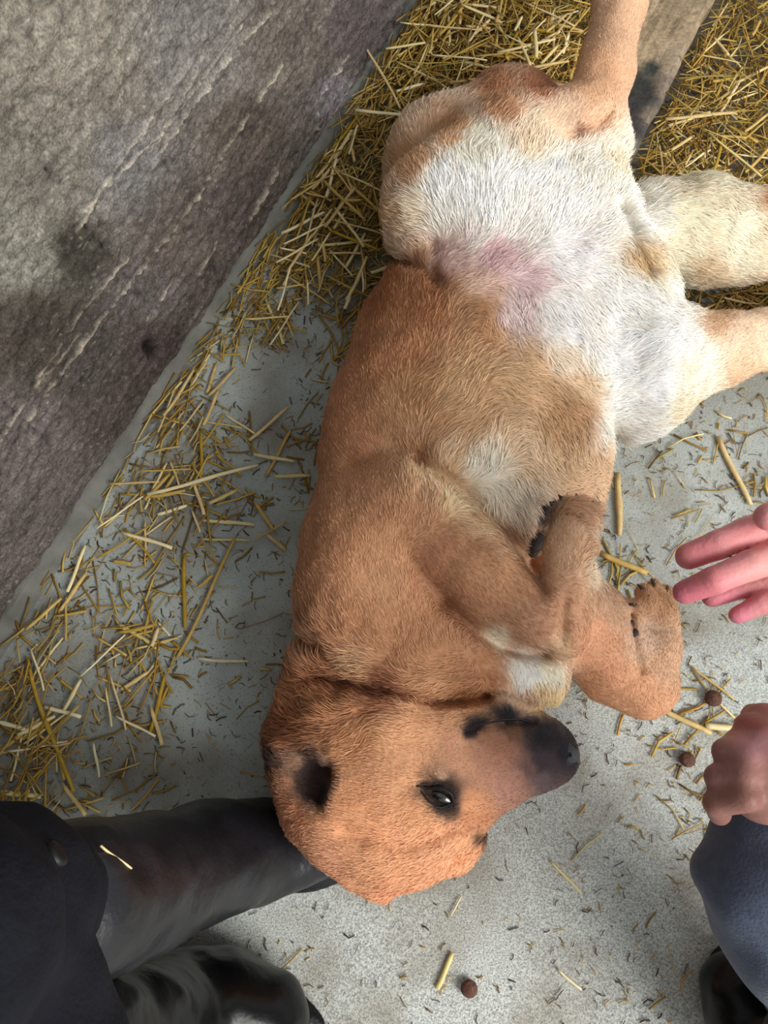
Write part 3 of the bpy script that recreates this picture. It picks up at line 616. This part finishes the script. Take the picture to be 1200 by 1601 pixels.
# crouching person, right edge
rp = empty('person', (0.62, -0.30, 0))
tag(rp, 'person crouching at right edge in grey-blue trousers, one pink hand reaching towards the dog', 'person')
def handcol(V_):
    x_, y_ = proj(V_)
    return lin(blend(x_, y_, [(1080, 880, 40, (222, 132, 134)), (1070, 925, 30, (214, 118, 130)), (1160, 850, 40, (230, 150, 150)), (1190, 880, 30, (236, 164, 158)), (1150, 960, 24, (236, 140, 156)), (1210, 960, 30, (230, 150, 150)),
        (1180, 1120, 24, (166, 98, 90)), (1175, 1160, 22, (204, 146, 148)), (1120, 1200, 30, (158, 112, 106)), (1150, 1260, 30, (150, 104, 92)), (1300, 1100, 100, (205, 145, 130))], 2.5) * 0.97)  # resting hand: browner skin tones carry its shade in the colour
def skin(f):
    zt = .50
    for ch in ([(1076, 870, zt, 21), (1122, 852, zt + .004, 23), (1165, 834, zt + .003, 25), (1240, 812, zt, 31)],
               [(1070, 926, zt + .004, 19), (1115, 908, zt + .014, 22), (1172, 884, zt + .014, 24), (1250, 858, zt, 31)],
               [(1112, 934, zt - .016, 16), (1160, 918, zt - .012, 18), (1210, 902, zt - .004, 22), (1270, 890, zt, 30)],
               [(1152, 962, zt - .008, 14), (1190, 944, zt - .004, 17), (1240, 924, zt, 21), (1290, 905, zt, 28)]):
        f.chain(ch, 0.002)
    f.chain([(1200, 808, zt + .032, 22), (1232, 800, zt + .022, 26), (1290, 820, zt + .005, 38)], 0.008)
    f.chain([(1250, 842, zt, 40), (1330, 850, zt, 48)], 0.012); f.chain([(1265, 895, zt, 38), (1330, 870, zt, 46)], 0.012)
    f.chain([(1330, 862, zt, 52), (1400, 880, zt + .01, 42)], 0.02)
    f.chain([(1400, 880, zt + .01, 42), (1560, 960, zt + .03, 54)], 0.02)
    # the other hand, lying on the knee: back of the hand up, fingers over the edge
    zk = .47
    f.chain([(1180, 1190, zk, 56), (1260, 1220, zk, 52)], 0.012)
    f.chain([(1190, 1235, zk, 50), (1260, 1235, zk, 50)], 0.012)
    for (xa, ya, xb, yb, xc, yc) in ((1180, 1152, 1168, 1136, 1166, 1150), (1160, 1180, 1132, 1176, 1136, 1190), (1150, 1212, 1120, 1216, 1124, 1230), (1150, 1246, 1118, 1256, 1124, 1272)):
        f.chain([(xa + 14, ya, zk + .014, 24), (xb + 2, yb, zk + .002, 20), (xc, yc, zk - .035, 18)], 0.003)
    f.chain([(1200, 1150, zk + .005, 28), (1196, 1128, zk - .01, 25), (1180, 1122, zk - .03, 22)], 0.006)
    f.chain([(1250, 1225, zk, 50), (1340, 1240, zk + .02, 46), (1500, 1260, zk + .06, 56)], 0.02)
    f.cone(P(1560, 960, zt + .03), np.array([0.72, -.05, .72]), .034, .05, .03)
    f.cone(P(1500, 1260, zk + .06), np.array([0.72, -.33, .72]), .034, .05, .03)
    f.cone(np.array([0.72, -.05, .72]), np.array([0.72, -.33, .72]), .06, .06, .05)
organic('body', rp, M_skin, skin, (0.18, -0.48, 0.36), (0.85, 0.08, 0.85), 0.0022, rel=1, col=handcol, label='pink bare hands and forearms')
def sleeves(f):
    zt = .50; zk = .47
    f.chain([(1450, 905, zt + .015, 62), (1560, 960, zt + .03, 72)], 0.02)
    f.cone(P(1560, 960, zt + .03), np.array([0.72, -.05, .72]), .047, .065, .03)
    f.chain([(1400, 1250, zk + .035, 64), (1500, 1260, zk + .06, 72)], 0.02)
    f.cone(P(1500, 1260, zk + .06), np.array([0.72, -.33, .72]), .047, .065, .03)
    f.cone(np.array([0.72, -.05, .74]), np.array([0.72, -.33, .74]), .085, .085, .05)
organic('sweater', rp, M_grey, sleeves, (0.40, -0.50, 0.36), (0.90, 0.12, 0.90), 0.005, noise=lambda q_: folds(q_, .003, 25, 80))
def trou2(f):
    f.chain([(1185, 1372, .38, 92), (1240, 1440, .37, 108), (1400, 1620, .34, 130)], 0.02)       # knee and thigh
    f.chain([(1190, 1370, .37, 88), (1196, 1300, .38, 66)], 0.02)
    f.chain([(1215, 1400, .33, 80), (1275, 1540, .14, 70), (1290, 1600, .09, 66)], 0.03)       # shin back under the thigh
organic('trousers', rp, M_grey, trou2, (0.22, -0.70, 0.02), (0.75, -0.10, 0.52), 0.004, noise=lambda q_: folds(q_, .004, 22, 90))
def boot2(f):
    f.chain([(1146, 1545, .05, 52), (1180, 1635, .06, 62), (1240, 1700, .08, 66)], 0.02)
    f.chain([(1240, 1700, .08, 62), (1260, 1640, .18, 66)], 0.02)
    f.ell(P(1162, 1585, .012), (0.07, 0.042, 0.012), 0.006, axis=P(1165, 1540) - P(1215, 1680))
organic('rubber_boot', rp, M_boot, boot2, (0.28, -0.85, -0.01), (0.75, -0.35, 0.30), 0.004, noise=lambda q_: folds(q_, .003, 25, 95))

# ---------------------------------------------------------------- timber board on the floor, upper right
e0, e1 = P(918, 262), P(990, 262); 
bd = wu; bn = wn
def board():
    # lies parallel to the wall; the near end lies under the dog's thigh
    right0 = P(975, 275, .028); s0 = right0 @ bd; r0 = right0 @ bn
    L0, L1, wdt, th = s0 - 0.01, s0 + 1.0, 0.118, 0.028
    n1, n2 = 120, 16; V_ = []; C_ = []
    for i in range(n1):
        for j in range(n2):
            a_ = L0 + (L1 - L0) * i / (n1 - 1); w_ = r0 - wdt + wdt * j / (n2 - 1)
            e = 0.006 if j in (0, n2 - 1) else 0
            q_ = bd * a_ + bn * w_; nz = float(vnoise(np.array([a_ * 0.4, w_ * 3, 0]), 40, 2)) * .0018
            V_.append((q_[0] + bn[0] * float(vnoise(np.array([a_, 0, j // 8]), 25, 8)) * .003 * (j in (0, n2 - 1)), q_[1], th - e + nz))
    F_ = [(i * n2 + j, i * n2 + j + 1, (i + 1) * n2 + j + 1, (i + 1) * n2 + j) for i in range(n1 - 1) for j in range(n2 - 1)]
    m_ = len(V_)
    for i in range(n1):
        for j in (0, n2 - 1): v = V_[i * n2 + j]; V_.append((v[0], v[1], 0.001))
    for i in range(n1 - 1):
        F_.append((m_ + 2 * i, i * n2, (i + 1) * n2, m_ + 2 * i + 2)); F_.append((i * n2 + n2 - 1, m_ + 2 * i + 1, m_ + 2 * i + 3, (i + 1) * n2 + n2 - 1))
    F_.append(tuple([m_, m_ + 1] + [n2 - 1 - j for j in range(n2)])); 
    V_ = np.array(V_); x_, y_ = proj(V_)
    C_ = lin(blend(x_, y_, [(1080, 20, 60, (158, 138, 110)), (1010, 60, 40, (162, 142, 112)), (1050, 90, 30, (156, 138, 116)), (990, 140, 26, (52, 52, 50)), (1020, 105, 12, (44, 48, 46)), (980, 180, 26, (60, 58, 56)), (1040, 130, 14, (122, 108, 94)), (1085, 20, 14, (70, 62, 56)), (975, 240, 20, (120, 112, 102)), (1012, 180, 12, (118, 106, 92)), (1100, -60, 60, (120, 100, 80))], 3))
    C_ = C_ * (1 + 0.3 * vnoise(V_, 110, 3) + .2 * vnoise(V_, 40, 5))[:, None]
    return V_, F_, np.clip(C_, .01, 1)
V_, F_, C_ = board()
M_board = mat('weathered_board', attr='coat', rough=0.85, n_scale=150, n_amt=0.3, bump=0.7, b_scale=180, b_dist=.003)
bo = link('timber_board', mesh('timber_board', V_, F_, False, C_), M_board); tag(bo, 'weathered brown timber board with a black smear, in straw by the raised hind leg', 'board')
trees.append(BVHTree.FromPolygons([tuple(v) for v in V_], F_)); BT = trees[-1]

# ---------------------------------------------------------------- straw
def inview(px, py):                       # nothing but floor there
    d = ray(px, py); d = Vector(d / np.linalg.norm(d))
    for t_ in trees:
        if t_.ray_cast(Vector(CAM), d)[0]: return False
    return True
def wall_gap(p_): return (p_ - W0) @ wn
# density of straw, by place: (x, y, size, (density, mean length cm, pile height cm))
dens = [(760, 60, 120, (1.0, 1, 3.0)), (680, 150, 80, (1.0, 1, 2.6)), (600, 260, 60, (1.0, 1, 1.8)), (520, 330, 50, (0.95, 1, 1.3)), (440, 400, 40, (0.8, 1, 1.0)), (560, 420, 40, (0.7, 1, 0.8)), (440, 490, 36, (0.6, 1, 0.6)), (340, 520, 28, (0.6, 1, 0.8)), (280, 620, 36, (0.62, 1, 0.8)), (400, 600, 50, (0.03, 1, .2)), (480, 520, 30, (0.2, 1, .3)),
    (240, 740, 50, (0.42, 1, 0.6)), (310, 760, 50, (0.42, 1, 0.6)), (410, 720, 40, (0.16, 1, 0.3)), (430, 900, 60, (0.06, 1, .2)), (210, 840, 50, (0.26, 1, .5)), (270, 900, 50, (0.28, 1, .5)), (120, 930, 40, (0.28, 1, .5)), (200, 1020, 50, (0.42, 1, .5)), (130, 1020, 25, (0.08, 1, .3)), (350, 1100, 60, (0.08, 1, .2)), (40, 1050, 50, (0.42, 1, .7)), (40, 1180, 60, (0.5, 1, .8)), (150, 1200, 60, (0.22, 1, .5)), (240, 1220, 50, (0.14, 1, .4)), (330, 1240, 60, (0.03, 1, .2)), (100, 1110, 30, (0.15, 1, .4)),
    (1120, 60, 60, (0.9, 1, 1.6)), (1080, 200, 60, (0.95, 1, 2.0)), (1160, 240, 60, (0.9, 1, 1.6)), (1135, 105, 14, (0.1, 1, .2)), (1150, 460, 40, (0.8, 1, 1)), (1100, 470, 30, (0.7, 1, 1)), (1080, 690, 50, (0.16, 1, .4)), (1150, 740, 50, (0.2, 1, .4)), (1150, 640, 50, (0.1, 1, .3)), (1000, 780, 60, (0.05, 1, .2)), (980, 880, 20, (0.3, 1, .3)), (1090, 1000, 50, (0.06, 1, .2)), (1070, 1130, 30, (0.22, 1, .3)), (1080, 1260, 30, (0.15, 1, .3)), (960, 1250, 60, (0.03, 1, .2)), (850, 1400, 80, (0.02, 1, .2)), (700, 1480, 100, (0.01, 1, .2)), (1040, 1500, 60, (0.05, 1, .2)), (600, 1560, 60, (0.02, 1, .2)), (440, 1550, 20, (0.3, 1, .3))]
STC = np.array([(200, 168, 84), (184, 150, 66), (168, 132, 54), (214, 186, 116), (150, 112, 46), (196, 150, 70), (224, 206, 150), (126, 98, 46), (172, 154, 78)], float)
def stalks(pos, ang_, ln, rad, tilt, cols, bend, nside=4, seg=2):
    """many stalks in one mesh"""
    N_ = len(pos); u = np.linspace(-.5, .5, seg + 1); th = np.arange(nside) * 2 * math.pi / nside
    d = np.stack([np.cos(ang_) * np.cos(tilt), np.sin(ang_) * np.cos(tilt), np.sin(tilt)], -1); sd = np.stack([-np.sin(ang_), np.cos(ang_), 0 * ang_], -1); up = np.cross(d, sd)
    c_ = pos[:, None, :] + d[:, None] * (u[None, :, None] * ln[:, None, None]) + sd[:, None] * ((u ** 2 - .1)[None, :, None] * (bend * ln)[:, None, None])
    ring = sd[:, None] * (np.cos(th)[None, :, None]) * 1.0 + up[:, None] * (np.sin(th)[None, :, None]) * 0.65
    V_ = c_[:, :, None, :] + ring[:, None] * rad[:, None, None, None]
    V_[..., 2] = np.maximum(V_[..., 2], 0.0006)
    kk = (seg + 1) * nside; F_ = []
    for i in range(seg):
        for j in range(nside): F_.append([i * nside + j, (i + 1) * nside + j, (i + 1) * nside + (j + 1) % nside, i * nside + (j + 1) % nside])
    if nside == 4: F_.append([0, 1, 2, 3]); F_.append([seg * 4 + 3, seg * 4 + 2, seg * 4 + 1, seg * 4])
    F_ = (np.array(F_)[None] + np.arange(N_)[:, None, None] * kk).reshape(-1, 4)
    return V_.reshape(-1, 3), F_, np.repeat(cols, kk, 0)
N = 170000
gxs = rng.uniform(-0.75, 0.95, N); gys = rng.uniform(-0.65, 1.35, N); pp = np.stack([gxs, gys, 0 * gxs], -1)
x, y = proj(pp); dn = blend(x, y, dens, 2.5)
gap = (pp - W0) @ wn
sten = np.minimum(1, dn[:, 0])
keep = (rng.random(N) < sten ** 1.3 * 0.33) & (gap > 0.006)
pp = pp[keep]; dn = dn[keep]; x = x[keep]; y = y[keep]; gap = gap[keep]; K = len(pp)
def around_dirs(K): return rng.uniform(0, math.pi, K)
a0 = math.atan2(wu[1], wu[0]); ang_ = np.where(rng.random(K) < np.clip(0.75 - gap * 5, 0.12, .75), a0 + rng.normal(0, .25, K), around_dirs(K))
ln = np.clip(rng.lognormal(-3.15, .5, K), .012, .12) * (0.55 + .45 * dn[:, 0]); rad = np.clip(rng.normal(.00105, .0004, K), .0004, .0020)
tilt = rng.normal(0, .18, K) * np.clip(dn[:, 2] / 2, .05, 1)
pile = dn[:, 2] * .01 * (dn[:, 0] > .3)
zz = .002 + rng.random(K) ** .8 * pile + np.abs(np.sin(tilt)) * ln / 2
# keep clear of the dog, the people and the board
ok = np.ones(K, bool)
def inside_near(pt, zmax):
    for ti, t_ in enumerate(trees):
        h_ = t_.find_nearest(Vector(pt), 0.012)
        if h_[0] is not None: return True
        r_ = t_.ray_cast(Vector((pt[0], pt[1], pt[2])), Vector((0, 0, 1)))
        if r_[0] is not None and r_[1].z > 0: return True
    return False
for i in range(K):
    if inside_near((pp[i, 0], pp[i, 1], zz[i]), 0): ok[i] = False
near_wall = gap < 0.5 * ln * np.abs(np.sin(ang_ - a0)) + .010; ok &= ~near_wall
pp = pp[ok]; ang_ = ang_[ok]; ln = ln[ok]; rad = rad[ok]; tilt = tilt[ok]; zz = zz[ok]; x = x[ok]; y = y[ok]; K = len(pp); pp[:, 2] = zz
cidx = rng.choice(len(STC), K, p=[.2, .17, .15, .12, .08, .1, .06, .07, .05]); cc = lin(STC[cidx]) * rng.uniform(.6, 1.05, K)[:, None]
V_, F_, C_ = stalks(pp, ang_, ln, rad, tilt, cc, rng.normal(0, .25, K), 4, 2)
st_ = link('straw_bedding', mesh('straw_bedding', V_, F_, False, C_), M_litter)
tag(st_, 'loose golden straw bedding heaped along the wall and strewn over the floor', 'straw', kind='stuff')
# chaff: short crumbs of straw and grit over the floor
N = 34000
pp = np.stack([rng.uniform(-.7, .8, N), rng.uniform(-.65, 1.1, N), 0 * np.zeros(N)], -1); x, y = proj(pp); dn = blend(x, y, dens, 2.5)
keep = (((pp - W0) @ wn) > .03) & (rng.random(N) < .15 + 1.5 * dn[:, 0]); pp = pp[keep]; K = len(pp); pp[:, 2] = .0012
pal = np.array([(150, 120, 60), (110, 86, 56), (70, 56, 42), (190, 160, 90), (96, 92, 84)], float)
V_, F_, C_ = stalks(pp, rng.uniform(0, 3.14, K), rng.uniform(.0025, .014, K), rng.uniform(.0003, .0009, K), 0 * rng.random(K), lin(pal[rng.integers(0, 5, K)]), rng.normal(0, .6, K), 4, 2)
ch = link('straw_chaff', mesh('straw_chaff', V_, F_, False, C_), M_litter); tag(ch, 'fine chaff and grit scattered over the pale floor', 'chaff', kind='stuff')

# the stalks that show singly: each an object of its own
variants = []
def stalk_mesh(i):
    n_ = 6; seg = 6; V_ = []; bendy = rng.normal(0, .05); kink = rng.uniform(-.3, .3)
    for s_ in range(seg + 1):
        u = s_ / seg - .5
        for j in range(n_):
            th = 2 * math.pi * j / n_; w_ = 1 + (.25 if s_ == 3 and i % 2 else 0) - .25 * (s_ == seg)
            V_.append((u, bendy * (u * u - .1) + .02 * math.sin(6 * u + kink) * .4, 0)); V_[-1] = (u, V_[-1][1], 0, math.cos(th) * w_, math.sin(th) * w_)
    return V_, n_, seg
protos = [stalk_mesh(i) for i in range(10)]
cache = {}
def single(p_, ang, length, radius, tilt, pale, name='straw_stalk'):
    """p_ centre point; mesh data shared between stalks of one size class"""
    v = random.randrange(10); lq = max(1, round(length / .008)); rq = max(1, round(radius / .0005))
    key = (v, lq, rq, pale)
    if key not in cache:
        P_, n_, seg = protos[v]; L_, r_ = lq * .008, rq * .0005
        V_ = [(a * L_, b * L_ + c_ * r_, d_ * r_ * .7) for a, b, _, c_, d_ in P_]
        F_ = [(i * n_ + j, i * n_ + (j + 1) % n_, (i + 1) * n_ + (j + 1) % n_, (i + 1) * n_ + j) for i in range(seg) for j in range(n_)]
        F_ += [tuple(range(n_))[::-1], tuple(seg * n_ + j for j in range(n_))]
        me = mesh('straw_stalk', V_, F_, True); me.materials.append(M_pale if pale else M_straw); cache[key] = me
    o = bpy.data.objects.new(name, cache[key]); COL.objects.link(o); o.location = tuple(p_); o.rotation_euler = (random.uniform(-.3, .3), -tilt, ang)
    return o
def between(a, b, radius, pale, z=0.003, lab=None, group=None):
    A_, B_ = P(*a, z), P(*b, z); d_ = B_ - A_; o = single((A_ + B_) / 2, math.atan2(d_[1], d_[0]), np.linalg.norm(d_), radius, 0, pale)
    tag(o, lab, 'straw', group); return o
named = [((232, 772), (402, 728), .0026, True, .012, 'long pale straw stalk lying almost level across the strewn floor left of the shoulder'),
    ((278, 1028), (368, 842), .0024, False, .008, 'long golden straw stalk slanting alone below the pale one, left of the shoulder'),
    ((415, 745), (455, 672), .0026, False, .006, 'short stiff brown straw stalk standing out near the ribs'),
    ((395, 710), (462, 722), .0026, True, .006, 'short pale straw stalk crossing the brown one by the ribs'),
    ((288, 870), (288, 980), .0028, False, .005, 'upright orange-brown straw stalk left of the long slanting one'),
    ((40, 1030), (112, 1238), .0024, False, .008, 'long straw stalk running down the dim floor at the far left'),
    ((0, 1238), (66, 1246), .0028, True, .006, 'pale straw stalk end poking in at the left edge above the dark trousers'),
    ((310, 1030), (388, 1035), .0022, True, .005, 'small pale straw stalk level with the dog\'s neck'),
    ((682, 1548), (708, 1488), .0032, True, .003, 'short thick pale straw piece on the speckled floor below the head'),
    ((862, 1348), (908, 1396), .0014, True, .003, 'thin pale straw sliver right of the ear on the speckled floor'),
    ((872, 1516), (908, 1548), .0014, True, .003, 'thin pale straw sliver near the bottom right of the floor'),
    ((704, 1432), (722, 1400), .0012, True, .003, 'tiny pale straw sliver just below the dog\'s crown'),
    ((966, 740), (968, 836), .0042, False, .004, 'thick dull straw piece upright beside the belly'),
    ((1122, 684), (1172, 788), .0036, False, .004, 'thick golden straw stalk pointing down to the fingertips'),
    ((940, 866), (1010, 896), .0040, False, .004, 'thick brown straw piece above the far front paw'),
    ((1036, 1110), (1110, 1146), .0034, False, .004, 'bent brown straw piece right of the far front leg'),
    ((1100, 1134), (1156, 1140), .0042, True, .005, 'bright yellow straw piece beside the resting hand'),
    ((1078, 1040), (1150, 1096), .0014, False, .004, 'thin dark straw stalk running towards the brown pellet'),
    ((555, 172), (668, 184), .0030, True, .038, 'bright yellow straw stalk on top of the heap beside the wall'),
    ((556, 45), (625, 168), .0022, False, .040, 'long golden straw stalk leaning across the wall foot near the top'),
    ((1110, 210), (1190, 276), .0022, True, .026, 'pale straw stalk slanting across the straw right of the board'),
    ((702, 130), (890, 96), .0024, False, .045, 'long golden straw stalk above the dog\'s rump'),
    ((836, 48), (838, 88), .0034, True, .048, 'short white straw piece upright in the heap above the rump'),
    ((505, 282), (572, 346), .0024, False, .030, 'golden straw stalk slanting across the heap left of the knee'),
    ((1040, 186), (1150, 176), .0030, False, .026, 'wide golden straw stalk lying level right of the board')]
for a, b, r_, pale, z, lab in named: between(a, b, r_, pale, z, lab)
regions = [  # (sampling box in the photograph, count, label, group, height range, length range)
    ((620, 930, 0, 170), 72, 'in the heap above the rump', 'straw stalks in the heap by the rump', (.026, .046), (.035, .10)),
    ((420, 700, 150, 480), 70, 'left of the bent knee', 'straw stalks in the heap by the knee', (.012, .030), (.03, .085)),
    ((975, 1200, 0, 300), 46, 'right of the board', 'straw stalks right of the board', (.012, .026), (.03, .08)),
    ((1080, 1200, 430, 500), 6, 'between tail and hind leg', 'straw stalks between tail and hind leg', (.006, .014), (.02, .05)),
    ((180, 480, 480, 860), 52, 'beside the ribs', 'straw stalks beside the ribs', (.003, .012), (.03, .085)),
    ((0, 330, 860, 1260), 46, 'above the dark trousers', 'straw stalks on the dim floor', (.003, .010), (.025, .08))]
for (x0, x1, y0, y1), cnt, lab, grp, (z0, z1), (l0, l1) in regions:
    got = 0; tries = 0
    while got < cnt and tries < 6000:
        tries += 1; px, py = rng.uniform(x0, x1), rng.uniform(y0, y1); z = rng.uniform(z0, z1); c_ = P(px, py, z); g_ = wall_gap(c_)
        if g_ < .03: continue
        dd_ = blend(np.array([px]), np.array([py]), dens, 2.5)[0]
        if rng.random() > dd_[0] + .02: continue
        L_ = rng.uniform(l0, l1); a_ = a0 + rng.normal(0, .3) if rng.random() < np.clip(.8 - g_ * 5, .1, .8) else rng.uniform(0, math.pi)
        if g_ < .5 * L_ * abs(math.sin(a_ - a0)) + .02: continue
        dv = np.array([math.cos(a_), math.sin(a_), 0]); bad = False
        for u in (-.5, -.25, 0, .25, .5):
            q_ = c_ + dv * L_ * u; qx, qy = proj(q_)
            if not inview(qx, qy) or inside_near(q_, 0): bad = True; break
        if bad: continue
        pale_ = rng.random() < .3; Lm = (l0 + l1) / 2; short = L_ < Lm; fat = rng.random() < .4
        along = abs(math.cos(a_ - a0)) > .8; across = abs(math.cos(a_ - a0)) < .4
        lab_ = ('short ' if short else 'long ') + ('stout ' if fat else 'thin ') + ('pale ' if pale_ else 'golden ') + 'straw stalk ' + ('parallel to the wall ' if along else 'square to the wall ' if across else 'lying aslant ') + lab
        tag(single(c_, a_, L_, .0024 if fat else .0015, rng.normal(0, .06) if z > .015 else 0, pale_), lab_, 'straw', grp); got += 1

A_, _ = hit(165, 1322, trees[1]); B_, _ = hit(208, 1354, trees[1])
if A_ is not None and B_ is not None:
    d_ = B_ - A_; L_ = np.linalg.norm(d_)
    tag(single((A_ + B_) / 2 + [0, 0, .007], math.atan2(d_[1], d_[0]), L_, .001, math.asin(d_[2] / L_), False), 'thin straw stalk lying on the black rubber boot at lower left', 'straw')
# brown feed pellets on the floor
for (px, py, r_, lab) in [(1115, 1092, .0105, 'round brown feed pellet right of the far front paw'), (1074, 1188, .0095, 'round brown feed pellet beside the resting hand'), (733, 1546, .0095, 'round dark brown feed pellet on the speckled floor near the bottom')]:
    c_ = P(px, py, r_ * .7); lo, hi = around(c_, r_ * 1.8); f = Field(lo, hi, .0009)
    f.ell(c_, (r_, r_ * .95, r_ * .75), .002); i_, q_ = f.band(.004); f.d[tuple(i_.T)] += (.0006 * vnoise(q_, 300, 3)).astype(np.float32); f.floor(.0004)
    V_, Q_ = f.surface(); o = link('feed_pellet', mesh('feed_pellet', relax(V_, Q_, 1), Q_), M_pellet); tag(o, lab, 'pellet')
